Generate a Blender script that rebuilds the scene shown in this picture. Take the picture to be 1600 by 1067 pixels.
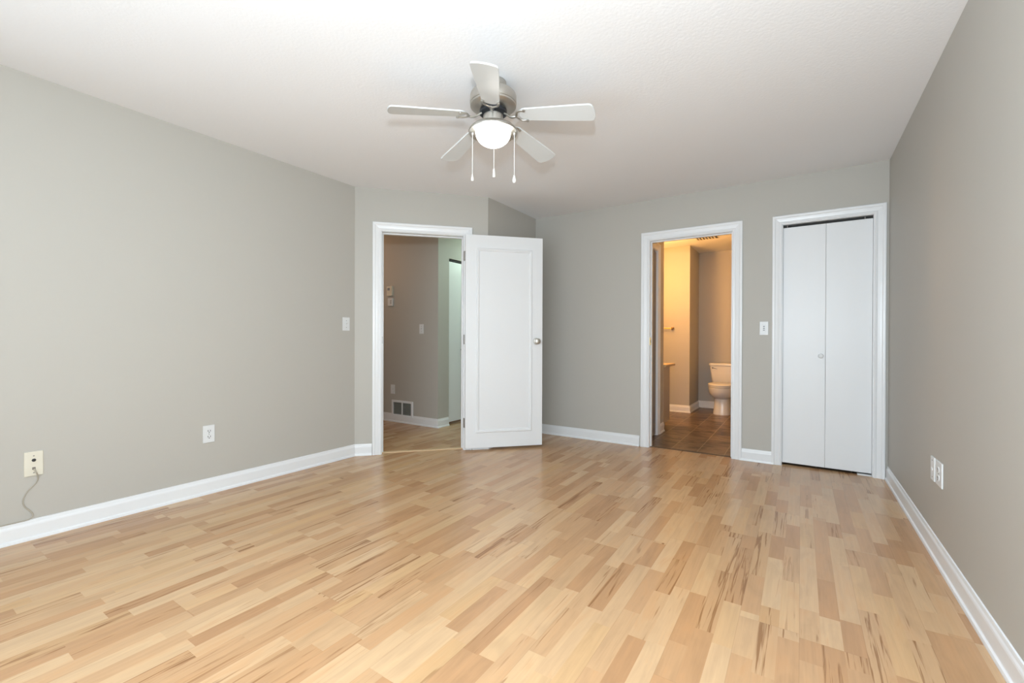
import bpy, bmesh, math, random
from mathutils import Vector, Matrix
random.seed(4)
PI = math.pi
S = bpy.context.scene
C = S.collection
for o in list(bpy.data.objects):
    bpy.data.objects.remove(o)

# ------------------------------------------------------------------ camera
YAW, PITCH, ROLL, CAMZ, FPX = 0.57696, -0.00407, 0.003347, 1.0592, 693.8
Fv = Vector((-math.sin(YAW)*math.cos(PITCH), math.cos(YAW)*math.cos(PITCH), math.sin(PITCH)))
Rv = Vector((math.cos(YAW), math.sin(YAW), 0)); Uv = Rv.cross(Fv)
R2 = math.cos(ROLL)*Rv + math.sin(ROLL)*Uv; U2 = -math.sin(ROLL)*Rv + math.cos(ROLL)*Uv
cd = bpy.data.cameras.new('camera'); co = bpy.data.objects.new('camera', cd); C.objects.link(co)
cd.sensor_width = 36; cd.lens = FPX*36/1600; cd.clip_start = 0.02
m3 = Matrix((R2, U2, -Fv)).transposed()
co.matrix_world = Matrix.Translation((0, 0, CAMZ)) @ m3.to_4x4()
S.camera = co

# ------------------------------------------------------------------ world, light, exposure
S.view_settings.view_transform = 'Standard'; S.view_settings.look = 'None'
S.view_settings.exposure = 0.59; S.view_settings.gamma = 1; S.view_settings.use_curve_mapping = False
W = bpy.data.worlds.new('world'); S.world = W; W.use_nodes = True
wb = W.node_tree.nodes['Background']; wb.inputs[0].default_value = (0.80, 0.90, 1.0, 1); wb.inputs[1].default_value = 1.0

def lamp(name, kind, loc, energy, color, size=0.1, size_y=None, direction=None, spread=None):
    d = bpy.data.lights.new(name, kind); d.energy = energy; d.color = color
    if kind == 'AREA':
        d.shape = 'RECTANGLE'; d.size = size; d.size_y = size_y or size
        if spread: d.spread = spread
    else:
        d.shadow_soft_size = size
    o = bpy.data.objects.new(name, d); C.objects.link(o); o.location = loc
    if direction is not None:
        o.rotation_euler = Vector(direction).to_track_quat('-Z', 'Y').to_euler()
    return o

WX0, WX1, WZ0, WZ1, WY = -1.95, 0.40, 0.30, 2.15, -0.75       # the window behind the camera
lamp('window_daylight', 'AREA', ((WX0+WX1)/2, WY-0.20, (WZ0+WZ1)/2), 36, (0.77, 0.90, 1.0), WX1-WX0, WZ1-WZ0, (0, 1, 0))
lamp('ceiling_fill', 'AREA', ((WX0+WX1)/2, WY-0.45, 0.25), 13, (0.77, 0.90, 1.0), WX1-WX0, 0.6, (0, 0.75, 1))  # added fill lamp aimed up through the window to brighten the ceiling
SY0, SY1, SZ0, SZ1 = -0.60, 0.15, 0.55, 1.95                     # made-up side window, left of the frame, added to brighten the right wall
lamp('side_fill', 'AREA', (-3.394-0.25, (SY0+SY1)/2, (SZ0+SZ1)/2), 9, (0.77, 0.90, 1.0), SY1-SY0, SZ1-SZ0, (1, 0, 0))  # added fill lamp outside the made-up window, lifts the right wall
lamp('camera_flash', 'POINT', (0.0, -0.02, 1.37), 96, (0.79, 0.91, 1.0), 0.04)
VAN = [(-1.80, 5.50), (-1.80, 5.72), (-1.80, 5.94)]
for vx, vy in VAN:
    lamp('vanity_bulb_light', 'POINT', (vx, vy, 1.98), 14, (1.0, 0.50, 0.145), 0.05)
lamp('hall_light', 'POINT', (-3.15, 5.3, 2.25), 17, (0.74, 1.0, 0.84), 0.10)
lamp('foyer_light', 'POINT', (-5.2, 3.1, 2.2), 6.5, (1.0, 0.62, 0.38), 0.10)

# ------------------------------------------------------------------ materials
def mat(name, color, rough=0.5, metal=0.0, spec=0.5, emit=None, strength=0.0, bump=None):
    m = bpy.data.materials.new(name); m.use_nodes = True
    nt = m.node_tree; b = nt.nodes['Principled BSDF']
    b.inputs['Base Color'].default_value = (*color, 1); b.inputs['Roughness'].default_value = rough
    b.inputs['Metallic'].default_value = metal; b.inputs['Specular IOR Level'].default_value = spec
    if emit:
        b.inputs['Emission Color'].default_value = (*emit, 1); b.inputs['Emission Strength'].default_value = strength
    if bump:
        sc, st, di = bump
        tc = nt.nodes.new('ShaderNodeTexCoord'); n = nt.nodes.new('ShaderNodeTexNoise'); bp = nt.nodes.new('ShaderNodeBump')
        n.inputs['Scale'].default_value = sc; n.inputs['Detail'].default_value = 3
        bp.inputs['Strength'].default_value = st; bp.inputs['Distance'].default_value = di
        nt.links.new(tc.outputs['Object'], n.inputs['Vector']); nt.links.new(n.outputs['Fac'], bp.inputs['Height'])
        nt.links.new(bp.outputs['Normal'], b.inputs['Normal'])
    return m

M = {}
M['wall'] = mat('wall_paint', (0.488, 0.467, 0.424), 0.55, 0, 0.35, bump=(90, 0.06, 0.002))
M['ceil'] = mat('ceiling_paint', (0.85, 0.85, 0.86), 0.9, 0, 0.2, bump=(70, 0.24, 0.004))
M['trim'] = mat('trim_paint', (0.80, 0.81, 0.82), 0.30, 0, 0.5)
M['door'] = mat('door_paint', (0.80, 0.81, 0.82), 0.38, 0, 0.45)
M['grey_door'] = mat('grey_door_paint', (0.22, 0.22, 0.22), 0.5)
M['plate'] = mat('white_plastic', (0.74, 0.75, 0.75), 0.35)
M['cream'] = mat('cream_plastic', (0.72, 0.68, 0.57), 0.4)
M['slot'] = mat('dark_slot', (0.03, 0.03, 0.03), 0.5)
M['shadow_gap'] = mat('track_gap_shade', (0.02, 0.02, 0.018), 0.7)  # near-black: shade of the bifold top gaps, painted onto the tracks
M['nickel'] = mat('brushed_nickel', (0.54, 0.52, 0.48), 0.42, 1.0)
M['dark_metal'] = mat('dark_metal', (0.06, 0.065, 0.075), 0.35, 0.8)
M['hinge'] = mat('hinge_metal', (0.30, 0.28, 0.26), 0.4, 1.0)
M['brass'] = mat('brass', (0.75, 0.52, 0.16), 0.28, 1.0)
M['bronze'] = mat('antique_bronze', (0.30, 0.18, 0.08), 0.35, 1.0)
M['blade'] = mat('fan_blade_finish', (0.64, 0.66, 0.66), 0.30)
M['bowl'] = mat('frosted_bowl', (0.9, 0.9, 0.88), 0.4, emit=(1.0, 0.97, 0.90), strength=3.0)
M['chain'] = mat('chain_white', (0.80, 0.80, 0.77), 0.4)
M['porcelain'] = mat('porcelain', (0.78, 0.76, 0.72), 0.12, 0, 0.6)
M['chrome'] = mat('chrome', (0.7, 0.7, 0.7), 0.15, 1.0)
M['counter'] = mat('countertop_laminate', (0.50, 0.36, 0.20), 0.35)
M['vanity'] = mat('vanity_paint', (0.42, 0.37, 0.32), 0.45)
M['grille'] = mat('grille_recess', (0.16, 0.18, 0.17), 0.6)
M['cord'] = mat('cord_beige', (0.42, 0.38, 0.31), 0.5)
M['strip'] = mat('threshold_strip', (0.70, 0.50, 0.30), 0.35)
M['rubber'] = mat('threshold_dark', (0.10, 0.065, 0.04), 0.5)
M['vent'] = mat('ceiling_vent_plastic', (0.74, 0.70, 0.62), 0.5)
M['frame'] = mat('window_frame', (0.8, 0.8, 0.8), 0.4)
M['grey_dot'] = mat('grey_button', (0.25, 0.26, 0.28), 0.5)

def glass():
    m = bpy.data.materials.new('window_glass'); m.use_nodes = True; nt = m.node_tree; nt.nodes.clear()
    o = nt.nodes.new('ShaderNodeOutputMaterial'); mx = nt.nodes.new('ShaderNodeMixShader')
    t = nt.nodes.new('ShaderNodeBsdfTransparent'); g = nt.nodes.new('ShaderNodeBsdfGlossy'); g.inputs['Roughness'].default_value = 0.02
    mx.inputs[0].default_value = 0.06
    nt.links.new(t.outputs[0], mx.inputs[1]); nt.links.new(g.outputs[0], mx.inputs[2]); nt.links.new(mx.outputs[0], o.inputs[0])
    return m
M['glass'] = glass()

class NT:
    """small helper to write node maths in a line"""
    def __init__(s, nt): s.nt = nt
    def val(s, inp, v):
        if hasattr(v, 'links') or hasattr(v, 'is_output'): s.nt.links.new(v, inp)
        else: inp.default_value = v
    def math(s, op, a, b=None, c=None, clamp=False):
        n = s.nt.nodes.new('ShaderNodeMath'); n.operation = op; n.use_clamp = clamp
        for i, v in enumerate((a, b, c)):
            if v is not None: s.val(n.inputs[i], v)
        return n.outputs[0]
    def comb(s, x, y, z):
        n = s.nt.nodes.new('ShaderNodeCombineXYZ')
        for i, v in enumerate((x, y, z)): s.val(n.inputs[i], v)
        return n.outputs[0]
    def white(s, vec):
        n = s.nt.nodes.new('ShaderNodeTexWhiteNoise'); n.noise_dimensions = '3D'; s.nt.links.new(vec, n.inputs['Vector']); return n.outputs
    def noise(s, vec, scale=1, detail=2, rough=0.5, dist=0.0):
        n = s.nt.nodes.new('ShaderNodeTexNoise'); s.nt.links.new(vec, n.inputs['Vector'])
        n.inputs['Scale'].default_value = scale; n.inputs['Detail'].default_value = detail
        n.inputs['Roughness'].default_value = rough; n.inputs['Distortion'].default_value = dist
        return n.outputs['Fac']
    def ramp(s, fac, stops, mode='LINEAR'):
        n = s.nt.nodes.new('ShaderNodeValToRGB'); n.color_ramp.interpolation = mode
        e = n.color_ramp.elements
        while len(e) < len(stops): e.new(0.5)
        for k, (p, c) in enumerate(stops): e[k].position = p; e[k].color = (*c, 1)
        s.nt.links.new(fac, n.inputs[0]); return n.outputs[0]
    def smooth(s, v, a, b):
        n = s.nt.nodes.new('ShaderNodeMapRange'); n.interpolation_type = 'SMOOTHSTEP'
        s.val(n.inputs['Value'], v); n.inputs['From Min'].default_value = a; n.inputs['From Max'].default_value = b
        return n.outputs[0]
    def mix(s, f, a, b, mode='MIX'):
        n = s.nt.nodes.new('ShaderNodeMix'); n.data_type = 'RGBA'; n.blend_type = mode
        s.val(n.inputs[0], f)
        for i, v in ((6, a), (7, b)):
            if isinstance(v, tuple): n.inputs[i].default_value = (*v, 1)
            else: s.nt.links.new(v, n.inputs[i])
        return n.outputs[2]

def laminate():
    m = bpy.data.materials.new('maple_strip_laminate'); m.use_nodes = True; nt = m.node_tree; k = NT(nt)
    b = nt.nodes['Principled BSDF']
    tc = nt.nodes.new('ShaderNodeTexCoord'); sp = nt.nodes.new('ShaderNodeSeparateXYZ'); nt.links.new(tc.outputs['Object'], sp.inputs[0])
    X, Y = sp.outputs[0], sp.outputs[1]
    SW, BL = 0.0645, 1.29
    u = k.math('DIVIDE', X, SW); i = k.math('FLOOR', u)
    bu = k.math('DIVIDE', u, 3.0); bi = k.math('FLOOR', bu)
    boff = k.white(k.comb(bi, 3.7, 0.0))[0]
    bv = k.math('ADD', k.math('DIVIDE', Y, BL), boff); bj = k.math('FLOOR', bv)
    roff = k.white(k.comb(i, 9.1, 2.0))[0]
    v = k.math('ADD', k.math('DIVIDE', Y, 0.42), k.math('MULTIPLY', roff, 17.0))
    wob = k.noise(k.comb(k.math('MULTIPLY', v, 0.55), k.math('MULTIPLY', i, 7.31), 0.0), 1.0, 0)
    v2 = k.math('ADD', v, k.math('MULTIPLY', wob, 1.5)); j = k.math('FLOOR', v2)
    ids = k.comb(i, j, bj); wn = k.white(ids); tone = wn[0]
    wn2 = k.white(k.comb(k.math('ADD', i, 91.3), k.math('ADD', j, 17.7), bj))
    r2 = wn2[0]
    seed = k.math('MULTIPLY', tone, 57.0)
    base = k.ramp(tone, [(0.0, (0.430, 0.235, 0.114)), (0.14, (0.475, 0.270, 0.135)), (0.34, (0.515, 0.308, 0.160)),
                         (0.58, (0.545, 0.342, 0.184)), (0.82, (0.595, 0.396, 0.226)), (1.0, (0.555, 0.342, 0.168))])
    # fine and broad grain
    g1 = k.noise(k.comb(k.math('MULTIPLY', X, 95.0), k.math('MULTIPLY', Y, 3.2), seed), 1.0, 4, 0.6)
    g2 = k.noise(k.comb(k.math('MULTIPLY', X, 16.0), k.math('MULTIPLY', Y, 3.0), k.math('ADD', seed, 5.0)), 1.0, 3, 0.55, 0.8)
    gm = k.math('ADD', k.math('MULTIPLY', g1, 0.24), k.math('MULTIPLY', g2, 0.46)); gm = k.math('ADD', gm, 0.65)
    col = k.mix(1.0, base, k.comb(gm, gm, gm), 'MULTIPLY')
    warm = k.smooth(g2, 0.50, 0.75)
    col = k.mix(k.math('MULTIPLY', warm, 0.40), col, (0.48, 0.25, 0.11))
    # heartwood streaks in some strips
    s1 = k.noise(k.comb(k.math('MULTIPLY', X, 44.0), k.math('MULTIPLY', Y, 1.9), k.math('ADD', seed, 11.0)), 1.0, 3, 0.6, 1.2)
    fine = k.noise(k.comb(k.math('MULTIPLY', X, 190.0), k.math('MULTIPLY', Y, 5.0), seed), 1.0, 2, 0.5)
    st = k.smooth(k.math('ADD', s1, k.math('MULTIPLY', k.math('SUBTRACT', fine, 0.5), 0.22)), 0.50, 0.64)
    heavy = k.smooth(r2, 0.86, 0.90); light_ = k.smooth(r2, 0.40, 0.75)
    st_l = k.smooth(s1, 0.585, 0.68)
    f = k.math('MAXIMUM', k.math('MULTIPLY', st, k.math('MULTIPLY', heavy, 0.85)), k.math('MULTIPLY', st_l, k.math('MULTIPLY', light_, 0.6)))
    col = k.mix(k.math('MULTIPLY', heavy, 0.35), col, (0.46, 0.255, 0.12))
    col = k.mix(f, col, (0.25, 0.115, 0.045))
    # joints
    fu = k.math('FRACT', bu); eu = k.math('MINIMUM', fu, k.math('SUBTRACT', 1.0, fu))
    fv = k.math('FRACT', bv); ev = k.math('MINIMUM', fv, k.math('SUBTRACT', 1.0, fv))
    du = k.math('MULTIPLY', eu, SW*3); dv = k.math('MULTIPLY', ev, BL)
    dj = k.math('MINIMUM', du, dv)
    jn = k.math('SUBTRACT', 1.0, k.smooth(dj, 0.0003, 0.0014))
    col = k.mix(k.math('MULTIPLY', jn, 0.30), col, (0.25, 0.14, 0.07))
    nt.links.new(col, b.inputs['Base Color'])
    b.inputs['Roughness'].default_value = 0.27; b.inputs['Specular IOR Level'].default_value = 0.45
    return m
M['floor'] = laminate()

def tiles():
    m = bpy.data.materials.new('slate_tile'); m.use_nodes = True; nt = m.node_tree; k = NT(nt)
    b = nt.nodes['Principled BSDF']
    tc = nt.nodes.new('ShaderNodeTexCoord'); sp = nt.nodes.new('ShaderNodeSeparateXYZ'); nt.links.new(tc.outputs['Object'], sp.inputs[0])
    u = k.math('DIVIDE', k.math('ADD', sp.outputs[0], 1.058), 0.234); v = k.math('DIVIDE', k.math('SUBTRACT', sp.outputs[1], 4.52), 0.305)
    i = k.math('FLOOR', u); j = k.math('FLOOR', v)
    t = k.white(k.comb(i, j, 1.0))[0]
    n = k.noise(k.comb(k.math('MULTIPLY', sp.outputs[0], 5.0), k.math('MULTIPLY', sp.outputs[1], 9.0), k.math('MULTIPLY', t, 31.0)), 1.0, 5, 0.62, 0.7)
    col = k.ramp(n, [(0.34, (0.036, 0.025, 0.017)), (0.46, (0.095, 0.064, 0.040)), (0.57, (0.21, 0.135, 0.078)), (0.68, (0.080, 0.070, 0.060))])
    tt = k.math('ADD', k.math('MULTIPLY', t, 0.6), 0.75)
    col = k.mix(1.0, col, k.comb(tt, tt, tt), 'MULTIPLY')
    fu = k.math('FRACT', u); eu = k.math('MULTIPLY', k.math('MINIMUM', fu, k.math('SUBTRACT', 1.0, fu)), 0.234)
    fv = k.math('FRACT', v); ev = k.math('MULTIPLY', k.math('MINIMUM', fv, k.math('SUBTRACT', 1.0, fv)), 0.305)
    g = k.math('SUBTRACT', 1.0, k.smooth(k.math('MINIMUM', eu, ev), 0.0025, 0.0045))
    col = k.mix(k.math('MULTIPLY', g, 0.8), col, (0.40, 0.31, 0.21))
    nt.links.new(col, b.inputs['Base Color'])
    b.inputs['Roughness'].default_value = 0.32
    bp = nt.nodes.new('ShaderNodeBump'); bp.inputs['Strength'].default_value = 0.25; bp.inputs['Distance'].default_value = 0.004
    nt.links.new(n, bp.inputs['Height']); nt.links.new(bp.outputs[0], b.inputs['Normal'])
    return m
M['tile'] = tiles()

# ------------------------------------------------------------------ mesh helpers
class MB:
    def __init__(s, origin=(0, 0, 0), xdir=(1, 0, 0), ydir=(0, 1, 0)):
        """local frame: x along xdir, y along ydir, z = x cross y"""
        s.bm = bmesh.new()
        x = Vector(xdir).normalized(); y = Vector(ydir).normalized(); z = x.cross(y)
        s.T = Matrix.Translation(origin) @ Matrix((x, y, z)).transposed().to_4x4()
    def v(s, p): return s.bm.verts.new(s.T @ Vector(p))
    def face(s, vs):
        try: return s.bm.faces.new(vs)
        except ValueError: return None
    def box(s, a, b, bev=0.0, seg=2):
        x0, y0, z0 = [min(a[i], b[i]) for i in range(3)]; x1, y1, z1 = [max(a[i], b[i]) for i in range(3)]
        vs = [s.v(p) for p in ((x0, y0, z0), (x1, y0, z0), (x1, y1, z0), (x0, y1, z0), (x0, y0, z1), (x1, y0, z1), (x1, y1, z1), (x0, y1, z1))]
        fs = [s.face([vs[i] for i in q]) for q in ((0, 3, 2, 1), (4, 5, 6, 7), (0, 1, 5, 4), (1, 2, 6, 5), (2, 3, 7, 6), (3, 0, 4, 7))]
        if bev:
            es = list({e for f in fs for e in f.edges})
            bmesh.ops.bevel(s.bm, geom=es, offset=bev, segments=seg, profile=0.5, affect='EDGES')
        return s
    def prism(s, poly, z0, z1):
        a = [s.v((p[0], p[1], z0)) for p in poly]; b = [s.v((p[0], p[1], z1)) for p in poly]; n = len(poly)
        s.face(a[::-1]); s.face(b)
        for i in range(n): s.face([a[i], a[(i+1) % n], b[(i+1) % n], b[i]])
        return s
    def loft(s, rings, closed=True, caps=True):
        R = [[s.v(p) for p in r] for r in rings]; n = len(R[0])
        for a, b in zip(R, R[1:]):
            for i in range(n if closed else n-1):
                s.face([a[i], a[(i+1) % n], b[(i+1) % n], b[i]])
        if caps: s.face(R[0][::-1]); s.face(R[-1])
        return s
    def lathe(s, prof, c=(0, 0, 0), n=32, axis='z'):
        """prof = [(r, h)], revolved about local z (or x / y) through c"""
        rings = []
        for r, h in prof:
            ring = []
            for i in range(n):
                a = 2*PI*i/n; p = (r*math.cos(a), r*math.sin(a), h)
                if axis == 'y': p = (p[1], p[2], p[0])
                if axis == 'x': p = (p[2], p[0], p[1])
                ring.append((p[0]+c[0], p[1]+c[1], p[2]+c[2]))
            rings.append(ring)
        return s.loft(rings)
    def tube(s, pts, r, n=8, flat=1.0):
        P = [Vector(p) for p in pts]; rings = []
        up = Vector((0, 0, 1))
        for i, p in enumerate(P):
            d = (P[min(i+1, len(P)-1)] - P[max(i-1, 0)]).normalized()
            a = d.cross(up)
            if a.length < 1e-3: a = d.cross(Vector((1, 0, 0)))
            a.normalize(); b = a.cross(d).normalized()
            rr = r[i] if isinstance(r, (list, tuple)) else r
            rings.append([p + a*rr*math.cos(2*PI*k/n) + b*rr*flat*math.sin(2*PI*k/n) for k in range(n)])
        return s.loft(rings)
    def build(s, name, m, parent=None, smooth=False, loc=None):
        bmesh.ops.remove_doubles(s.bm, verts=s.bm.verts, dist=1e-6)
        bmesh.ops.recalc_face_normals(s.bm, faces=s.bm.faces)
        me = bpy.data.meshes.new(name)
        if loc is not None: bmesh.ops.translate(s.bm, verts=s.bm.verts, vec=-Vector(loc))
        s.bm.to_mesh(me); s.bm.free(); me.materials.append(m)
        if smooth:
            for f in me.polygons: f.use_smooth = True
            me.set_sharp_from_angle(angle=math.radians(38))
        o = bpy.data.objects.new(name, me); C.objects.link(o)
        if loc is not None: o.location = loc
        if parent is not None:
            o.parent = parent
            o.matrix_parent_inverse = Matrix.Identity(4)
            o.matrix_basis = world_inv(parent) @ (Matrix.Translation(loc) if loc is not None else Matrix.Identity(4))
        return o

def world_of(o):
    m = o.matrix_basis.copy(); p = o.parent
    while p is not None: m = p.matrix_basis @ m; p = p.parent
    return m
def world_inv(o): return world_of(o).inverted()

def tag(o, label, cat, group=None, kind=None):
    o['label'] = label; o['category'] = cat
    if group: o['group'] = group
    if kind: o['kind'] = kind
    return o
def thing(name, loc, label, cat, group=None, kind=None):
    o = bpy.data.objects.new(name, None); C.objects.link(o); o.location = loc
    o.empty_display_size = 0.05
    return tag(o, label, cat, group, kind)
def struct(o, label, cat): return tag(o, label, cat, kind='structure')

# ------------------------------------------------------------------ plan of the place
H = 2.44
XL, XR, YB, YF = -3.394, 0.5605, 4.413, -0.70
A = Vector((XL, 2.598)); B = Vector((-2.5516, 3.488))
T = (B-A).normalized(); N = Vector((T.y, -T.x)); LA = (B-A).length
TH = 0.11
def ap(s, off): p = A + T*s + N*off; return (p.x, p.y)
def awmb(): return MB((A.x, A.y, 0), (T.x, T.y, 0), (-N.x, -N.y, 0))   # local x along the wall, local y into the wall, z up
D0, D1, DZ = 0.238, 0.988, 2.050                 # bedroom door opening along the angled wall
BX0, BX1, BZ = -1.252, -0.520, 2.036             # bathroom opening
CX0, CX1, CZ = -0.132, 0.468, 2.040              # closet opening

# floors
mb = MB(); mb.prism([(-6.2, -0.9), (0.75, -0.9), (0.75, 4.46), (-2.6, 4.46), (-2.6, 7.2), (-6.2, 7.2)], -0.06, 0)
struct(mb.build('floor', M['floor']), 'pale maple strip laminate floor running through bedroom and hall', 'floor')
mb = MB(); mb.box((-2.6, 4.46, -0.06), (0.75, 7.7, 0.0))
struct(mb.build('floor_bathroom', M['tile']), 'brown slate tile floor of the bathroom', 'floor')
mb = MB(); mb.box((-6.3, -0.95, H), (0.80, 7.8, H+0.1))
struct(mb.build('ceiling', M['ceil']), 'flat white lightly textured ceiling', 'ceiling')

# walls
def wall(name, mb, label): return struct(mb.build(name, M['wall']), label, 'wall')
mb = MB().prism([(XL, SY1), (XL, A.y), ap(0, -TH), (XL-TH, A.y-0.02), (XL-TH, SY1)], 0, H)
mb.box((XL-TH, YF-0.1, 0), (XL, SY0, H)); mb.box((XL-TH, SY0, 0), (XL, SY1, SZ0)); mb.box((XL-TH, SY0, SZ1), (XL, SY1, H))
wall('wall_left', mb, 'long plain greige wall with the telephone plate')
mb = MB()
mb.prism([ap(0, 0), ap(D0-0.02, 0), ap(D0-0.02, -TH), ap(0, -TH)], 0, H)
mb.prism([ap(D1+0.02, 0), ap(LA, 0), ap(LA-0.0, -TH), ap(D1+0.02, -TH)], 0, H)
mb.prism([ap(D0-0.02, 0), ap(D1+0.02, 0), ap(D1+0.02, -TH), ap(D0-0.02, -TH)], DZ+0.02, H)
wall('wall_angled', mb, 'short angled greige wall holding the open hall doorway')
wall('wall_return', MB().box((B.x, B.y-0.001, 0), (B.x-TH, YB+TH, H)), 'short greige return wall behind the open white door')
mb = MB()
mb.box((B.x-0.001, YB, 0), (BX0-0.02, YB+TH, H)); mb.box((BX0-0.02, YB, BZ+0.02), (BX1+0.02, YB+TH, H))
mb.box((BX1+0.02, YB, 0), (CX0-0.02, YB+TH, H)); mb.box((CX0-0.02, YB, CZ+0.02), (CX1+0.02, YB+TH, H))
mb.box((CX1+0.02, YB, 0), (XR+TH, YB+TH, H))
wall('wall_back', mb, 'greige wall with the bathroom doorway and closet')
wall('wall_right', MB().box((XR, YF-0.1, 0), (XR+TH, YB, H)), 'plain greige wall on the closet side with two white plates')
mb = MB()
mb.box((XL-TH, YF-TH, 0), (WX0, YF, H)); mb.box((WX1, YF-TH, 0), (XR+TH, YF, H))
mb.box((WX0, YF-TH, 0), (WX1, YF, WZ0)); mb.box((WX0, YF-TH, WZ1), (WX1, YF, H))
wall('wall_front', mb, 'window wall opposite the bathroom doorway')
# window behind the camera
w = thing('window_1', ((WX0+WX1)/2, YF-TH/2, WZ0), 'wide white framed bedroom window opposite the doors', 'window', kind='structure')
mb = MB(); f = 0.05; xm = (WX0+WX1)/2
for a, b in (((WX0, WZ0), (WX0+f, WZ1)), ((WX1-f, WZ0), (WX1, WZ1)), ((WX0, WZ0), (WX1, WZ0+f)), ((WX0, WZ1-f), (WX1, WZ1)), ((xm-f/2, WZ0), (xm+f/2, WZ1))):
    mb.box((a[0], YF-0.08, a[1]), (b[0], YF-0.03, b[1]))
mb.build('window_frame', M['frame'], w)
MB().box((WX0+f, YF-0.058, WZ0+f), (xm-f/2, YF-0.054, WZ1-f)).build('pane', M['glass'], w)
MB().box((xm+f/2, YF-0.058, WZ0+f), (WX1-f, YF-0.054, WZ1-f)).build('pane', M['glass'], w)

w = thing('fill_window', (XL-TH/2, (SY0+SY1)/2, SZ0), 'narrow white framed window added in the long wall for fill light', 'window', kind='structure')  # unseen window, put in only to let the side fill through
mb = MB(); zm = (SZ0+SZ1)/2
for a, b in (((SY0, SZ0), (SY0+f, SZ1)), ((SY1-f, SZ0), (SY1, SZ1)), ((SY0, SZ0), (SY1, SZ0+f)), ((SY0, SZ1-f), (SY1, SZ1)), ((SY0, zm-f/2), (SY1, zm+f/2))):
    mb.box((XL-0.08, a[0], a[1]), (XL-0.03, b[0], b[1]))
mb.build('window_frame', M['frame'], w)
for z0, z1 in ((SZ0+f, zm-f/2), (zm+f/2, SZ1-f)):
    MB().box((XL-0.058, SY0+f, z0), (XL-0.054, SY1-f, z1)).build('pane', M['glass'], w)

# closet interior
mb = MB()
mb.box((CX0-0.35, YB+0.60, 0), (XR+TH, YB+0.70, H)); mb.box((CX0-0.30, YB+TH, 0), (CX0-0.25, YB+0.60, H)); mb.box((XR, YB+TH, 0), (XR+TH, YB+0.6, H))
wall('wall_closet', mb, 'inside walls of the bedroom closet')
# bathroom
XV, YV, YA = -1.345, 5.31, 6.84
LB0, LB1, LBZ = 4.62, 5.03, 2.050                # small side door in the bathroom's long wall
mb = MB()
mb.box((XV-TH, YB+TH, 0), (XV, LB0-0.02, H)); mb.box((XV-TH, LB1+0.02, 0), (XV, YV, H)); mb.box((XV-TH, LB0-0.02, LBZ+0.02), (XV, LB1+0.02, H))
wall('wall_bathroom_left', mb, 'bathroom wall with the narrow grey side door')
wall('wall_vanity', MB().box((XV-0.62, YV-0.05, 0), (XV-0.55, YA, H)).box((XV-0.55, YV-0.06, 0), (XV-TH, YV, H)), 'wall behind the bathroom vanity')
wall('wall_towel', MB().box((XV-0.75, YA, 0), (-1.361, 7.62, H)), 'bathroom wall carrying the towel bar beside the toilet alcove')
wall('wall_toilet', MB().box((-1.40, 7.52, 0), (-0.25, 7.62, H)), 'wall behind the toilet')
wall('wall_bathroom_right', MB().box((-0.40, YB+TH, 0), (-0.30, 7.52, H)), 'bathroom wall on the closet side')
# hall
XH, YH = -3.64, 3.97
mb = MB(); mb.box((-6.2, YH, 0), (XH, YH+0.10, H)); mb.box((XH-0.10, YH+0.1, 0), (XH, 4.165, H)); mb.box((XH-0.10, 4.165, 2.06), (XH, 5.72, H)); mb.box((XH-0.1, 5.72, 0), (XH, 7.2, H))
wall('wall_hall', mb, 'grey hall wall seen through the open doorway')
wall('wall_hall_side', MB().box((-6.2, 2.2, 0), (-6.1, YH, H)), 'far end wall of the hall')
wall('wall_hall_front', MB().box((-6.2, 2.2, 0), (XL-TH, 2.3, H)), 'hall wall backing onto the bedroom')
wall('wall_hall_end', MB().box((XH-0.1, 7.1, 0), (B.x, 7.2, H)), 'end wall of the corridor')
wall('wall_corridor', MB().box((B.x-TH, YB+TH, 0), (B.x, 7.2, H)), 'corridor wall opposite the hall closet')
wall('wall_hall_closet', MB().box((XH-0.65, 4.07, 0), (XH-0.6, 5.85, H)), 'back wall inside the hall closet')

# ------------------------------------------------------------------ baseboards
BASE = [(0, 0), (0.021, 0), (0.021, 0.006), (0.019, 0.014), (0.0135, 0.018), (0.0125, 0.020), (0.0125, 0.076), (0.0110, 0.083), (0.0075, 0.090), (0.0062, 0.098), (0.0050, 0.103), (0, 0.105)]
def baseboard(name, path, label, side=1, prof=BASE):
    """sweep the profile along a plan path; the room lies to the right of travel (side=1)"""
    P = [Vector(p) for p in path]; mb = MB(); rings = []
    for i, p in enumerate(P):
        ns = []
        if i > 0: d = (P[i]-P[i-1]).normalized(); ns.append(Vector((d.y, -d.x))*side)
        if i < len(P)-1: d = (P[i+1]-P[i]).normalized(); ns.append(Vector((d.y, -d.x))*side)
        n = ns[0] if len(ns) == 1 else (ns[0]+ns[1])/(1+ns[0].dot(ns[1]))
        rings.append([(p.x+n.x*o, p.y+n.y*o, z) for o, z in prof])
    mb.loft(rings)
    return struct(mb.build(name, M['trim']), label, 'baseboard')
e = 0.0005
CW = 0.083
baseboard('baseboard_left', [(XL, YF), (XL, A.y), ap(D0-CW-0.004, 0)], 'white baseboard along the wall with the telephone plate')
baseboard('baseboard_return', [ap(D1+CW+0.004, 0), (B.x, B.y), (B.x, YB), (BX0-CW-0.012, YB)], 'white baseboard behind the open door and up to the bathroom casing')
baseboard('baseboard_back', [(BX1+CW-0.010, YB), (CX0-CW+0.024, YB)], 'short white baseboard between bathroom doorway and closet')
baseboard('baseboard_right', [(XR, YB-0.02), (XR, YF)], 'white baseboard along the wall with two white plates')
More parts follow.
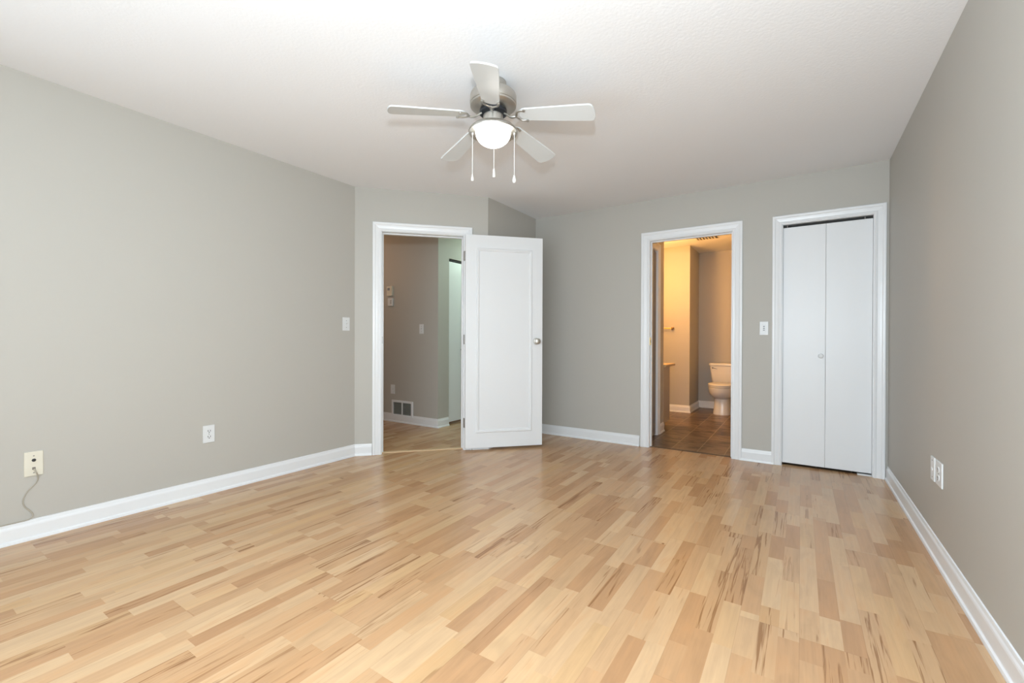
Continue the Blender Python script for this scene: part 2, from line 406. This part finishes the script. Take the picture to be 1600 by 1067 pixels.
baseboard('baseboard_bathroom', [(XV-0.54, YA), (-1.361, YA), (-1.361, 7.52), (-0.40, 7.52)], 'cream lit baseboard around the toilet alcove corner')
baseboard('baseboard_bathroom_left', [(XV, LB1+0.085), (XV, YV-0.0)], 'short baseboard between bathroom side door and vanity')
baseboard('baseboard_hall', [(-6.1, YH), (XH, YH), (XH, 4.160)], 'white baseboard under the hall grille')

# ------------------------------------------------------------------ door casings
CAS = [(0.0, 0.0), (0.0, 0.009), (0.006, 0.012), (0.014, 0.011), (0.020, 0.0085), (0.034, 0.0115), (0.046, 0.013), (0.052, 0.0175), (0.062, 0.0185), (0.068, 0.0175), (0.070, 0.015), (0.070, 0.0)]
def frame_trim(name, o2, t, n, s0, s1, zt, label, w=0.078, reveal=0.005, depth=TH, back=True, zb=0.0, stop=0.5):
    """casing on the room side of an opening plus the jamb boards lining it"""
    root = thing(name, (o2[0]+t[0]*(s0+s1)/2, o2[1]+t[1]*(s0+s1)/2, 0), label, 'door frame', kind='structure')
    k = w/0.070
    def frame(side_off, sgn):
        mb = MB((o2[0], o2[1], 0), (t[0], t[1], 0), (n[0]*1.0, n[1]*1.0, 0))
        # local x along wall, y out of wall (handedness does not matter: normals are recalculated)
        zs = mb.T.to_3x3() @ Vector((0, 0, 1)); zz = 1 if zs.z > 0 else -1
        R = [[], [], [], []]
        for (a, h) in CAS:
            a = a*k + reveal; y = side_off + sgn*h
            R[0].append((s0-a, y, zz*zb)); R[1].append((s0-a, y, zz*(zt+a))); R[2].append((s1+a, y, zz*(zt+a))); R[3].append((s1+a, y, zz*zb))
        mb.loft(R); return mb
    frame(0.0, 1).build('casing', M['trim'], root)
    if back: frame(-depth, -1).build('casing', M['trim'], root)
    mb = MB((o2[0], o2[1], 0), (t[0], t[1], 0), (n[0], n[1], 0))
    zs = mb.T.to_3x3() @ Vector((0, 0, 1)); zz = 1 if zs.z > 0 else -1
    j = 0.0185
    mb.box((s0-j, -depth, 0), (s0, 0.0, zz*zt)); mb.box((s1, -depth, 0), (s1+j, 0.0, zz*zt)); mb.box((s0-j, -depth, zz*zt), (s1+j, 0.0, zz*(zt+j)))
    if stop is not None:
        y0, y1 = -depth*stop-0.006, -depth*stop-0.040
        mb.box((s0, y0, 0), (s0+0.010, y1, zz*zt)); mb.box((s1-0.010, y0, 0), (s1, y1, zz*zt)); mb.box((s0+0.01, y0, zz*(zt-0.010)), (s1-0.01, y1, zz*zt))
    mb.build('jamb', M['trim'], root)
    return root
tr1 = frame_trim('trim_1', (A.x, A.y), (T.x, T.y), (N.x, N.y), D0, D1, DZ, 'white casing around the open hall doorway')
mb = awmb(); mb.box((D0-0.0005, 0.012, 1.02), (D0+0.0025, 0.040, 1.085)); mb.build('strike_plate', M['hinge'], tr1)
tr2 = frame_trim('trim_2', (0, YB), (1, 0), (0, -1), BX0, BX1, BZ, 'white casing around the bathroom doorway', stop=0.30)
MB().box((BX0-0.0005, YB+0.010, 1.010), (BX0+0.003, YB+0.045, 1.085)).build('strike_plate', M['brass'], tr2)
MB().box((BX0+0.0025, YB+0.020, 1.033), (BX0+0.0036, YB+0.034, 1.062)).build('latch_hole', M['slot'], tr2)
tr3 = frame_trim('trim_3', (0, YB), (1, 0), (0, -1), CX0, CX1, CZ, 'white casing around the bifold closet', w=0.072, back=False, stop=None)
tr4 = frame_trim('trim_4', (XV, 0), (0, 1), (1, 0), LB0, LB1, LBZ, 'casing of the narrow side door inside the bathroom', back=False, stop=None)

# thresholds
mb = awmb(); mb.prism([(D0, 0.045), (D1, 0.045), (D1, 0.085), (D0, 0.085)], 0.0, 0.006)
tag(mb.build('threshold_strip', M['strip']), 'thin light wood threshold strip across the hall doorway', 'threshold strip')
mb = MB(); mb.box((BX0, YB+0.034, 0), (BX1, YB+0.060, 0.005), 0.002)
tag(mb.build('threshold_strip', M['rubber']), 'dark brown transition strip at the bathroom doorway', 'threshold strip')

# ------------------------------------------------------------------ doors
def rect_moulding(mb, x0, x1, z0, z1, y, prof):
    """picture-frame moulding on a face; prof = [(inset, height)], heights go to -y"""
    R = []
    for (x, z, sx, sz) in ((x0, z0, 1, 1), (x1, z0, -1, 1), (x1, z1, -1, -1), (x0, z1, 1, -1), (x0, z0, 1, 1)):
        R.append([(x+sx*a, y-h, z+sz*a) for a, h in prof])
    mb.loft(R, closed=True, caps=False)
# hall door, folded back against the angled wall
d = thing('door_1', (*ap(0.995, 0.03), 0.0), 'open white single panel door with satin nickel knob, folded back beside hall doorway', 'door', kind='structure')
L0, L1, LZ0, LZ1, LN0, LN1 = 1.000, 1.763, 0.022, 2.058, 0.022, 0.057
awmb().box((L0, -LN1, LZ0), (L1, -LN0, LZ1), 0.002).build('door_leaf', M['door'], d)
mb = awmb(); PR = [(0, 0), (0, 0.005), (0.004, 0.010), (0.011, 0.011), (0.015, 0.007), (0.020, 0.0085), (0.026, 0.005), (0.030, 0.0)]
rect_moulding(mb, 1.103, 1.655, 0.168, 1.934, -LN1, PR); mb.build('panel_moulding', M['door'], d)
kn = awmb().lathe([(0.031, 0), (0.033, 0.004), (0.030, 0.009), (0.013, 0.012), (0.011, 0.030), (0.016, 0.036), (0.026, 0.044), (0.029, 0.054), (0.026, 0.063), (0.014, 0.068), (0.001, 0.069)][::1], axis='y', n=28)
# lathe runs to +y; mirror to the room side
for v_ in kn.bm.verts:
    p = kn.T.inverted() @ v_.co; v_.co = kn.T @ Vector((p.x+1.700, -LN1-p.y, p.z+1.045))
kn.build('knob', M['nickel'], d, smooth=True)
for z in (1.855, 1.060, 0.265):
    mb = awmb(); mb.lathe([(0.001, -0.046), (0.0065, -0.045), (0.0065, 0.045), (0.001, 0.046)], c=(0.992, -0.030, z), n=12)
    mb.box((0.9885, -0.028, z-0.044), (0.9995, -0.020, z+0.044)); mb.box((0.994, -0.054, z-0.044), (0.9996, -0.026, z+0.044))
    mb.build('hinge', M['hinge'], d)
# bedroom closet bifold
d = thing('door_2', ((CX0+CX1)/2, YB+0.03, 0), 'closed white two leaf bifold closet door with small round knob', 'door', kind='structure')
xm = (CX0+CX1)/2
for a, b in ((CX0+0.0008, xm-0.0006), (xm+0.0006, CX1-0.0008)):
    MB().box((a, YB+0.030, 0.020), (b, YB+0.062, CZ-0.022), 0.002).build('door_leaf', M['door'], d)
MB().box((CX0+0.001, YB+0.036, CZ-0.018), (CX1-0.001, YB+0.062, CZ-0.001)).build('track', M['shadow_gap'], d)
for x in (CX0+0.03, CX1-0.05):
    MB().lathe([(0.004, 0), (0.004, 0.030)], c=(x, YB+0.034, CZ-0.026), n=10).build('pivot_pin', M['hinge'], d)
kn = MB().lathe([(0.010, 0), (0.010, 0.010), (0.017, 0.016), (0.019, 0.023), (0.016, 0.029), (0.008, 0.032), (0.001, 0.0325)], axis='y', n=24)
for v_ in kn.bm.verts: v_.co = Vector((v_.co.x+0.136, YB+0.030-v_.co.y, v_.co.z+0.935))
kn.build('knob', M['plate'], d, smooth=True)
MB().box((CX1-0.090, YB+0.012, 0.0), (CX1-0.002, YB+0.050, 0.010), 0.002).build('floor_bracket', M['plate'], d)
# narrow door inside the bathroom
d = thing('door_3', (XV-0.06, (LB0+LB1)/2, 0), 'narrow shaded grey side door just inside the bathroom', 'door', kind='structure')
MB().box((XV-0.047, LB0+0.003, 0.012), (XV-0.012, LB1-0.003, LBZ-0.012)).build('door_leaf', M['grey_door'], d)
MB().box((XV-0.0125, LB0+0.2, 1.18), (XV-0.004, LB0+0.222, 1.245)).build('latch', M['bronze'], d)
# hall closet bifold
d = thing('door_4', (XH-0.03, 4.9, 0), 'pale bifold closet door in the hall with dark gap along its top', 'door', kind='structure')
for k_ in range(4):
    a = 4.170 + k_*0.386
    MB().box((XH-0.062, a+0.0015, 0.030), (XH-0.030, a+0.3845, 2.030), 0.002).build('door_leaf', M['door'], d)
MB().box((XH-0.070, 4.168, 2.036), (XH-0.024, 5.716, 2.058)).build('track', M['shadow_gap'], d)
MB().lathe([(0.008, 0), (0.008, 0.012), (0.016, 0.020), (0.016, 0.027), (0.001, 0.031)], c=(XH-0.030, 4.435, 0.930), axis='x', n=16).build('knob', M['hinge'], d, smooth=True)

# ------------------------------------------------------------------ wall plates
def plate_frame(p, xd, out):
    """root position on the wall; returns a MB factory with local x along the wall, y up, z out of the wall"""
    return lambda: MB(p, xd, (0, 0, 1))
def base_plate(mk, w, h, m, root, t=0.0065):
    mk().box((-w/2, -h/2, 0), (w/2, h/2, t), 0.0025, 2).build('cover_plate', m, root)
def screw(mk, x, y, z, root, m=None, r=0.0032):
    mk().lathe([(r, 0), (r, 0.0010), (r*0.6, 0.0016), (0.0003, 0.0017)], c=(x, y, z), n=12).build('screw', m or M['hinge'], root)
def duplex(p, xd, label, m=None, w=0.072, h=0.118, group=None, dark=True):
    root = thing('electrical_outlet', p, label, 'outlet', group); mk = plate_frame(p, xd, None); m = m or M['plate']
    base_plate(mk, w, h, m, root)
    for sy in (0.0195, -0.0195):
        mb = mk(); pts = []
        for i in range(24):
            a = 2*PI*i/24; x = 0.0172*math.cos(a); y = 0.0172*math.sin(a); y = max(-0.0135, min(0.0135, y)); pts.append((x, y))
        mb.loft([[(x, y+sy, 0.0055) for x, y in pts], [(x, y+sy, 0.0085) for x, y in pts], [(x*0.95, y*0.95+sy, 0.0092) for x, y in pts]])
        r = mb.build('receptacle', m, root)
        if dark:
            mb = mk()
            mb.box((-0.0088, sy-0.002, 0.0088), (-0.0054, sy+0.0085, 0.0098)); mb.box((0.0054, sy-0.002, 0.0088), (0.0088, sy+0.0075, 0.0098))
            mb.lathe([(0.0034, 0), (0.0034, 0.0010)], c=(0, sy-0.0075, 0.0088), n=10)
            mb.build('slots', M['slot'], r)
    screw(mk, 0, 0, 0.0065, root)
    return root
def toggle(p, xd, label, w=0.072, h=0.118, m=None, group=None):
    root = thing('light_switch', p, label, 'light switch', group); mk = plate_frame(p, xd, None); m = m or M['plate']
    base_plate(mk, w, h, m, root)
    mk().box((-0.0055, -0.012, 0.006), (0.0055, 0.012, 0.0078)).build('toggle_slot', m, root)
    mb = mk(); mb.loft([[(-0.0042, -0.002, 0.007), (0.0042, -0.002, 0.007), (0.0042, 0.009, 0.007), (-0.0042, 0.009, 0.007)],
                        [(-0.0034, 0.006, 0.019), (0.0034, 0.006, 0.019), (0.0034, 0.011, 0.018), (-0.0034, 0.011, 0.018)]]).build('toggle', m, root)
    for sy in (0.030, -0.030): screw(mk, 0, sy, 0.0065, root)
    return root
LW = (0, 1, 0)       # left wall: x along +Y, up z, out = +X
BWD = (-1, 0, 0)     # walls facing -Y: x along -X, cross z -> ...
# check orientation: xdir cross (0,0,1) must point out of the wall
# (0,1,0)x(0,0,1) = (1,0,0) out of the left wall; (1,0,0)x(0,0,1) = (0,-1,0) out of the back wall; (0,-1,0)x(0,0,1) = (-1,0,0) out of the right wall
duplex((XL, 1.413, 0.408), (0, 1, 0), 'white duplex outlet low on the long wall, between telephone plate and doorway')
toggle((XL, 2.505, 1.194), (0, 1, 0), 'white toggle switch on the long wall near the hall door casing')
# telephone / cable plate with cord
pp = (XL, 0.586, 0.397)
root = thing('telephone_wall_plate', pp, 'cream wall plate with two dark jacks and a trailing cord', 'wall jack')
mk = plate_frame(pp, (0, 1, 0), None)
base_plate(mk, 0.071, 0.128, M['cream'], root, 0.007)
screw(mk, 0, 0.042, 0.007, root); screw(mk, 0, -0.047, 0.007, root)
mk().lathe([(0.0088, 0), (0.0088, 0.003), (0.0060, 0.004), (0.0055, 0.009), (0.0002, 0.009)], c=(0, 0.019, 0.007), n=6).build('coax_jack', M['slot'], root)
mk().box((-0.0062, -0.031, 0.006), (0.0062, -0.018, 0.0085)).build('phone_jack', M['hinge'], root)
mb = mk(); pts = [(0, -0.027, 0.008), (0.001, -0.029, 0.020), (0.006, -0.045, 0.022), (0.014, -0.070, 0.010), (0.010, -0.100, 0.005), (-0.022, -0.140, 0.004), (-0.038, -0.180, 0.004),
       (-0.034, -0.215, 0.004), (-0.014, -0.245, 0.005), (-0.004, -0.266, 0.006), (-0.010, -0.282, 0.0075), (-0.030, -0.2895, 0.0085), (-0.09, -0.2895, 0.0085), (-0.5, -0.2895, 0.0085)]
def smooth_path(P, n=6):
    P = [Vector(p) for p in P]; out = []
    for i in range(len(P)-1):
        p0, p1, p2, p3 = P[max(i-1, 0)], P[i], P[i+1], P[min(i+2, len(P)-1)]
        for k in range(n):
            t = k/n; out.append(0.5*((2*p1)+(p2-p0)*t+(2*p0-5*p1+4*p2-p3)*t*t+(-p0+3*p1-3*p2+p3)*t**3))
    out.append(P[-1]); return out
mb.tube(smooth_path(pts), 0.0030, 8)
mb.build('cord', M['cord'], root, smooth=True)['label'] = 'thin beige cord trailing down to the baseboard top'
# back wall switch with small grey controls
p = (-0.269, YB, 1.165)
root = thing('light_switch', p, 'white switch plate with grey fan controls between bathroom doorway and closet', 'light switch'); mk = plate_frame(p, (1, 0, 0), None)
base_plate(mk, 0.066, 0.116, M['plate'], root)
mk().box((-0.016, -0.033, 0.006), (0.016, 0.033, 0.0085), 0.001).build('control_panel', M['plate'], root)
for sy in (0.016, 0.0, -0.016):
    mk().box((-0.006, sy-0.004, 0.008), (0.006, sy+0.004, 0.0105), 0.001).build('button', M['grey_dot'], root)
for sy in (0.047, -0.047): screw(mk, 0, sy, 0.0065, root, M['plate'])
# right wall pair
p = (XR, 3.010, 0.422)
root = thing('wall_plate', p, 'white plate with small jack, the one of the pair nearer the closet', 'wall jack', 'plates low on the closet side wall'); mk = plate_frame(p, (0, -1, 0), None)
base_plate(mk, 0.072, 0.118, M['plate'], root)
mk().box((-0.007, -0.008, 0.006), (0.007, 0.006, 0.0085)).build('jack', M['plate'], root)
for sy in (0.042, -0.042): screw(mk, 0, sy, 0.0065, root)
duplex((XR, 2.890, 0.425), (0, -1, 0), 'white duplex outlet, the one of the pair farther from the closet', w=0.110, h=0.118, group='plates low on the closet side wall')
# hall wall
toggle((-3.908, YH, 1.187), (1, 0, 0), 'white switch on the grey hall wall', m=M['plate'])
duplex((-4.417, YH, 0.415), (1, 0, 0), 'small white outlet above the hall grille', dark=False)
p = (-4.462, YH, 1.682)
root = thing('thermostat', p, 'beige thermostat with grey screen, the upper box on the hall wall', 'thermostat'); mk = plate_frame(p, (1, 0, 0), None)
mk().box((-0.050, -0.062, 0), (0.050, 0.062, 0.028), 0.004).build('body', M['cream'], root)
mk().box((-0.032, 0.008, 0.0275), (0.012, 0.040, 0.0292)).build('screen', M['grey_dot'], root)
mk().lathe([(0.008, 0), (0.007, 0.004), (0.0003, 0.005)], c=(0.030, 0.020, 0.028), n=14).build('dial', M['cream'], root)
p = (-4.452, YH, 1.540)
root = thing('door_chime', p, 'pale box with small buttons below the thermostat in the hall', 'control box'); mk = plate_frame(p, (1, 0, 0), None)
mk().box((-0.044, -0.052, 0), (0.044, 0.052, 0.024), 0.004).build('body', M['plate'], root)
for sy in (0.018, 0.0, -0.018): mk().box((0.010, sy-0.005, 0.0235), (0.028, sy+0.005, 0.026)).build('button', M['grey_dot'], root)
# return air grille
p = (-4.240, YH, 0.172); gw, gh = 0.375, 0.215
root = thing('air_return_grille', p, 'white framed return air grille low on the hall wall', 'vent grille'); mk = plate_frame(p, (1, 0, 0), None)
mb = mk(); fb = 0.026
mb.box((-gw/2, -gh/2, 0), (gw/2, -gh/2+fb, 0.012)); mb.box((-gw/2, gh/2-fb, 0), (gw/2, gh/2, 0.012))
mb.box((-gw/2, -gh/2+fb, 0), (-gw/2+fb, gh/2-fb, 0.012)); mb.box((gw/2-fb, -gh/2+fb, 0), (gw/2, gh/2-fb, 0.012)); mb.box((-0.007, -gh/2+fb, 0.0), (0.007, gh/2-fb, 0.011))
mb.build('frame', M['trim'], root)
mk().box((-gw/2+fb, -gh/2+fb, 0.0005), (gw/2-fb, gh/2-fb, 0.002)).build('backing', M['grille'], root)
mb = mk()
for k_ in range(11):
    y = -gh/2+fb+0.007+k_*0.0142
    for a, b in ((-gw/2+fb, -0.007), (0.007, gw/2-fb)):
        mb.loft([[(a, y, 0.003), (a, y+0.006, 0.010), (a, y+0.0075, 0.010), (a, y+0.0015, 0.003)], [(b, y, 0.003), (b, y+0.006, 0.010), (b, y+0.0075, 0.010), (b, y+0.0015, 0.003)]])
mb.build('louvers', mat('grille_louver', (0.42, 0.45, 0.43), 0.5), root)

# ------------------------------------------------------------------ ceiling fan
FX, FY = -1.392, 1.946
fan = thing('ceiling_fan', (FX, FY, H), 'five blade brushed nickel ceiling fan with lit frosted bowl and pull chains', 'ceiling fan')
def fm(): return MB((FX, FY, 0))
fm().lathe([(0.058, H), (0.070, H-0.003), (0.072, H-0.020), (0.066, H-0.034), (0.050, H-0.042), (0.030, H-0.046), (0.030, H-0.062)], n=40).build('canopy', M['nickel'], fan, True)
fm().lathe([(0.030, 2.390), (0.090, 2.383), (0.114, 2.377), (0.1215, 2.370), (0.1245, 2.361), (0.1245, 2.3225), (0.1235, 2.321), (0.1205, 2.3195), (0.1205, 2.3165), (0.1235, 2.315), (0.1225, 2.309), (0.112, 2.300), (0.094, 2.294), (0.070, 2.290)], n=56).build('motor_housing', M['nickel'], fan, True)
hub = fm().lathe([(0.068, 2.291), (0.073, 2.286), (0.073, 2.270), (0.060, 2.262)], n=40).build('hub', M['dark_metal'], fan, True)
fm().lathe([(0.050, 2.264), (0.053, 2.262), (0.053, 2.222), (0.060, 2.216), (0.060, 2.204)], n=40).build('switch_housing', M['nickel'], fan, True)
fm().lathe([(0.060, 2.206), (0.085, 2.203), (0.115, 2.194), (0.130, 2.180), (0.1325, 2.172), (0.130, 2.167), (0.118, 2.172), (0.100, 2.180), (0.060, 2.184)], n=56).build('light_pan', M['nickel'], fan, True)
bp = [(0.094, 2.178), (0.095, 2.170)]
for k_ in range(1, 13):
    a = PI/2*k_/12; bp.append((max(0.095*math.cos(a), 0.0006), 2.170-0.075*math.sin(a)))
bowl = fm().lathe(bp, n=48).build('lamp_shade', M['bowl'], fan, True)
for a in (math.atan2(-Fv.y, -Fv.x), math.atan2(-Fv.y, -Fv.x)+2*PI/3, math.atan2(-Fv.y, -Fv.x)-2*PI/3):
    dx, dy = math.cos(a), math.sin(a)
    mb = MB((FX, FY, 0), (dx, dy, 0), (-dy, dx, 0))
    mb.loft([[(0.098, -0.006, 2.176), (0.098, 0.006, 2.176), (0.112, 0.006, 2.176), (0.112, -0.006, 2.176)], [(0.100, -0.005, 2.166), (0.100, 0.005, 2.166), (0.109, 0.005, 2.166), (0.109, -0.005, 2.166)],
             [(0.098, -0.001, 2.150), (0.098, 0.001, 2.150), (0.101, 0.001, 2.150), (0.101, -0.001, 2.150)]]).build('clip', M['hinge'], bowl)
# blades
BR0, BR1 = 0.150, 0.545
def blade_outline():
    pts = []
    def hw(r):
        t = (r-BR0)/(BR1-BR0); return 0.044 + 0.018*min(1, t*1.15)
    # rounded root
    for k in range(9):
        a = PI/2*k/8; pts.append((BR0+0.040-0.040*math.cos(a), hw(BR0+0.04)*math.sin(a)))
    for k in range(1, 8): r = BR0+0.04+(BR1-0.022-BR0-0.04)*k/7; pts.append((r, hw(r)))
    w = hw(BR1)
    for k in range(1, 7):
        a = PI/2*k/6; pts.append((BR1-0.022+0.022*math.sin(a)*1.0, w-0.022+0.022*math.cos(a)))
    pts.append((BR1+0.004, w*0.45)); pts.append((BR1+0.006, 0))
    up = pts; dn = [(r, -w) for r, w in pts[::-1]][1:-1]
    return up+dn
OUT = blade_outline()
BZ0 = 2.262
proto = None
base_a = math.atan2(-Fv.y, -Fv.x) - math.radians(1.8)
DROOP = (6.3, 8.0, 6.5, 6.5, 5.2)
for k_ in range(5):
    a = base_a + k_*2*PI/5
    dx, dy = math.cos(a), math.sin(a)
    pm = Matrix.Translation((0, 0, BZ0-H)) @ Matrix.Rotation(a, 4, 'Z') @ Matrix.Rotation(math.radians(DROOP[k_]), 4, 'Y') @ Matrix.Rotation(math.radians(-10), 4, 'X')
    if proto is None:
        mb = MB(); th = 0.006
        lo = [(x, y, 0) for x, y in OUT]; hi = [(x, y, th) for x, y in OUT]; li = [(x+(0.0015 if x < 0.3 else -0.0015), y*0.975, -0.0012) for x, y in OUT]
        mb.loft([li, lo, hi])
        bl = mb.build('blade', M['blade']); bl.parent = fan; bl.matrix_basis = pm
        # blade arm: stem from the hub, forked into two prongs under the blade root
        mb = MB(); n6 = 8
        mb.tube(smooth_path([(0.062, 0, 0.012), (0.080, 0, 0.002), (0.100, 0, -0.010), (0.122, 0, -0.012), (0.138, 0, -0.007)]), 0.0075, n6, 0.65)
        for sg in (1, -1):
            mb.tube(smooth_path([(0.130, 0, -0.009), (0.140, sg*0.012, -0.009), (0.146, sg*0.027, -0.007), (0.160, sg*0.038, -0.006), (0.186, sg*0.040, -0.005)]), [0.0068]*6+[0.0062]*18+[0.0060], n6, 0.6)
            mb.lathe([(0.0078, -0.010), (0.0078, -0.004), (0.005, 0.0)], c=(0.186, sg*0.040, 0), n=14)
        ar = mb.build('blade_arm', M['nickel'], smooth=True); ar.parent = bl
        proto = (bl, ar)
    else:
        bl = proto[0].copy(); C.objects.link(bl); bl.parent = fan; bl.matrix_basis = pm
        ar = proto[1].copy(); C.objects.link(ar); ar.parent = bl
# pull chains
def chain(lx, ld, z0, z1, pull):
    x = FX + Rv.x*lx + Fv.x*ld; y = FY + Rv.y*lx + Fv.y*ld
    mb = MB((x, y, 0))
    n = int((z0-z1)/0.006)
    mb.tube([(0, 0, z0), (0, 0, z1)], 0.0013, 6)
    mb.lathe([(0.004, z0+0.002), (0.0045, z0-0.004), (0.002, z0-0.010)], n=10)
    c = mb.build('pull_chain', M['chain'], fan, True)
    MB((x, y, 0)).lathe([(r, z1+h) for r, h in pull], n=18).build('pull', M['chain'], c, True)
P1 = [(0.0015, 0.002), (0.003, -0.002), (0.0045, -0.010), (0.0065, -0.020), (0.0072, -0.028), (0.0060, -0.033), (0.001, -0.035)]
P2 = [(0.0015, 0.002), (0.0040, -0.002), (0.0058, -0.012), (0.0070, -0.030), (0.0078, -0.043), (0.0070, -0.048), (0.001, -0.049)]
P3 = [(0.0015, 0.002), (0.0040, -0.002), (0.0062, -0.010), (0.0092, -0.022), (0.0100, -0.030), (0.0075, -0.037), (0.005, -0.040), (0.001, -0.041)]
chain(-0.111, 0.0, 2.168, 1.945, P1)
chain(0.0, 0.112, 2.170, 2.020, P2)
chain(0.114, 0.0, 2.168, 1.942, P3)

# ------------------------------------------------------------------ bathroom things
# toilet (faces -Y), centre line X = TX
TX, TY = -0.950, 7.49
root = thing('toilet', (TX, TY, 0), 'white two piece toilet with chrome flush lever in the bathroom alcove', 'toilet')
def ell(cx, cy, rx, ry0, ry1, z, n=36, p=2.0):
    """egg-shaped ring: ry0 towards -Y, ry1 towards +Y"""
    r = []
    for i in range(n):
        a = 2*PI*i/n; c, s_ = math.cos(a), math.sin(a)
        x = rx*math.copysign(abs(c)**(2/p), c); y = (ry1 if s_ > 0 else ry0)*math.copysign(abs(s_)**(2/p), s_)
        r.append((cx+x, cy+y, z))
    return r
by = 7.02
mb = MB((TX, 0, 0))
rings = [ell(0, by+0.05, 0.118, 0.185, 0.26, 0.0, p=3.2), ell(0, by+0.05, 0.116, 0.185, 0.26, 0.03, p=3.2), ell(0, by+0.05, 0.107, 0.172, 0.26, 0.10, p=3.0), ell(0, by+0.05, 0.102, 0.165, 0.26, 0.20, p=2.9), ell(0, by+0.05, 0.101, 0.165, 0.26, 0.222, p=2.8),
         ell(0, by+0.03, 0.122, 0.195, 0.26, 0.238, p=2.4), ell(0, by+0.01, 0.150, 0.222, 0.25, 0.272, p=2.2), ell(0, by, 0.172, 0.242, 0.24, 0.318), ell(0, by, 0.180, 0.252, 0.24, 0.355), ell(0, by, 0.182, 0.256, 0.24, 0.385), ell(0, by, 0.172, 0.246, 0.23, 0.392)]
mb.loft(rings); mb.build('bowl', M['porcelain'], root, True)
mb = MB((TX, 0, 0))
mb.loft([ell(0, by, 0.178, 0.250, 0.215, 0.394), ell(0, by, 0.186, 0.260, 0.220, 0.397), ell(0, by, 0.186, 0.260, 0.220, 0.408), ell(0, by, 0.178, 0.252, 0.215, 0.412)])
mb.build('seat', M['porcelain'], root, True)
mb = MB((TX, 0, 0))
mb.loft([ell(0, by, 0.178, 0.252, 0.215, 0.414), ell(0, by, 0.187, 0.262, 0.222, 0.417), ell(0, by, 0.187, 0.262, 0.222, 0.430), ell(0, by, 0.178, 0.252, 0.215, 0.438), ell(0, by, 0.150, 0.220, 0.190, 0.441)])
mb.build('lid', M['porcelain'], root, True)
def rrect(w0, y0, y1, z, r=0.03, n=6):
    pts = []
    for cx, cy, a0 in ((w0-r, y1-r, 0), (-w0+r, y1-r, PI/2), (-w0+r, y0+r, PI), (w0-r, y0+r, 1.5*PI)):
        for k in range(n+1):
            a = a0+PI/2*k/n; pts.append((cx+r*math.cos(a), cy+r*math.sin(a), z))
    return pts
mb = MB((TX, 0, 0))
mb.loft([rrect(0.160, 7.31, 7.49, 0.385), rrect(0.175, 7.30, 7.49, 0.41), rrect(0.200, 7.285, 7.49, 0.58), rrect(0.212, 7.28, 7.49, 0.675)]); mb.build('tank', M['porcelain'], root, True)
mb = MB((TX, 0, 0))
mb.loft([rrect(0.216, 7.272, 7.495, 0.676), rrect(0.222, 7.266, 7.498, 0.682), rrect(0.222, 7.266, 7.498, 0.705), rrect(0.214, 7.274, 7.490, 0.714)]); mb.build('tank_lid', M['porcelain'], root, True)
mb = MB((TX-0.165, 7.280, 0.645), (1, 0, 0), (0, 0, 1))
mb.lathe([(0.013, -0.002), (0.013, 0.010), (0.009, 0.014), (0.001, 0.015)], n=16); mb.tube(smooth_path([(0, 0, 0.012), (0.020, -0.004, 0.016), (0.050, -0.012, 0.017), (0.062, -0.014, 0.015)]), [0.006]*7+[0.005]*11+[0.006], 8, 0.7)
mb.build('flush_lever', M['chrome'], root, True)
# vanity
root = thing('vanity_cabinet', (XV-0.27, YV+0.16, 0), 'shaded taupe vanity cabinet end just past the grey side door', 'vanity')
VY0, VY1 = YV+0.001, 5.60
mb = MB(); mb.box((XV-0.545, VY0, 0.085), (XV+0.002, VY1, 0.742)); mb.build('body', M['vanity'], root)
mb = MB(); mb.box((XV-0.545, VY0, 0.0), (XV-0.05, VY1-0.0, 0.085)); mb.build('toe_kick', M['vanity'], root)
mb = MB(); mb.box((XV-0.548, VY0, 0.743), (XV+0.030, 5.76, 0.772), 0.006)
tag(mb.build('countertop', M['counter']), 'cream vanity countertop with a rounded overhanging edge', 'countertop')
# towel bar
root = thing('towel_bar', (-1.60, YA, 1.235), 'bronze towel bar high on the warm lit bathroom wall', 'towel bar')
for x in (-1.598, -1.86):
    mb = MB((x, YA, 1.235)); mb.box((-0.020, -0.012, -0.020), (0.020, 0, 0.020), 0.004); mb.box((-0.011, -0.062, -0.011), (0.011, -0.010, 0.011), 0.003); mb.build('post', M['bronze'], root)
mb = MB(); mb.tube([(-1.87, YA-0.050, 1.235), (-1.59, YA-0.050, 1.235)], 0.0075, 12); mb.build('bar', M['brass'], root, True)
# ceiling vent in the bathroom
root = thing('ceiling_vent', (-1.065, 6.43, H), 'slatted exhaust vent in the bathroom ceiling', 'vent grille')
def vm(): return MB((-1.065, 6.43, 0))
mb = vm(); a, b = 0.140, 0.115
mb.box((-a, -b, H-0.004), (a, -b+0.014, H)); mb.box((-a, b-0.014, H-0.004), (a, b, H)); mb.box((-a, -b+0.014, H-0.004), (-a+0.012, b-0.014, H)); mb.box((a-0.012, -b+0.014, H-0.004), (a, b-0.014, H)); mb.build('frame', M['vent'], root)
vm().box((-a+0.012, -b+0.014, H-0.0015), (a-0.012, b-0.014, H-0.0003)).build('backing', M['slot'], root)
mb = vm()
for k_ in range(6):
    x = -a+0.028+k_*0.038; mb.box((x, -b+0.014, H-0.004), (x+0.019, b-0.014, H-0.001))
mb.build('louvers', M['vent'], root)
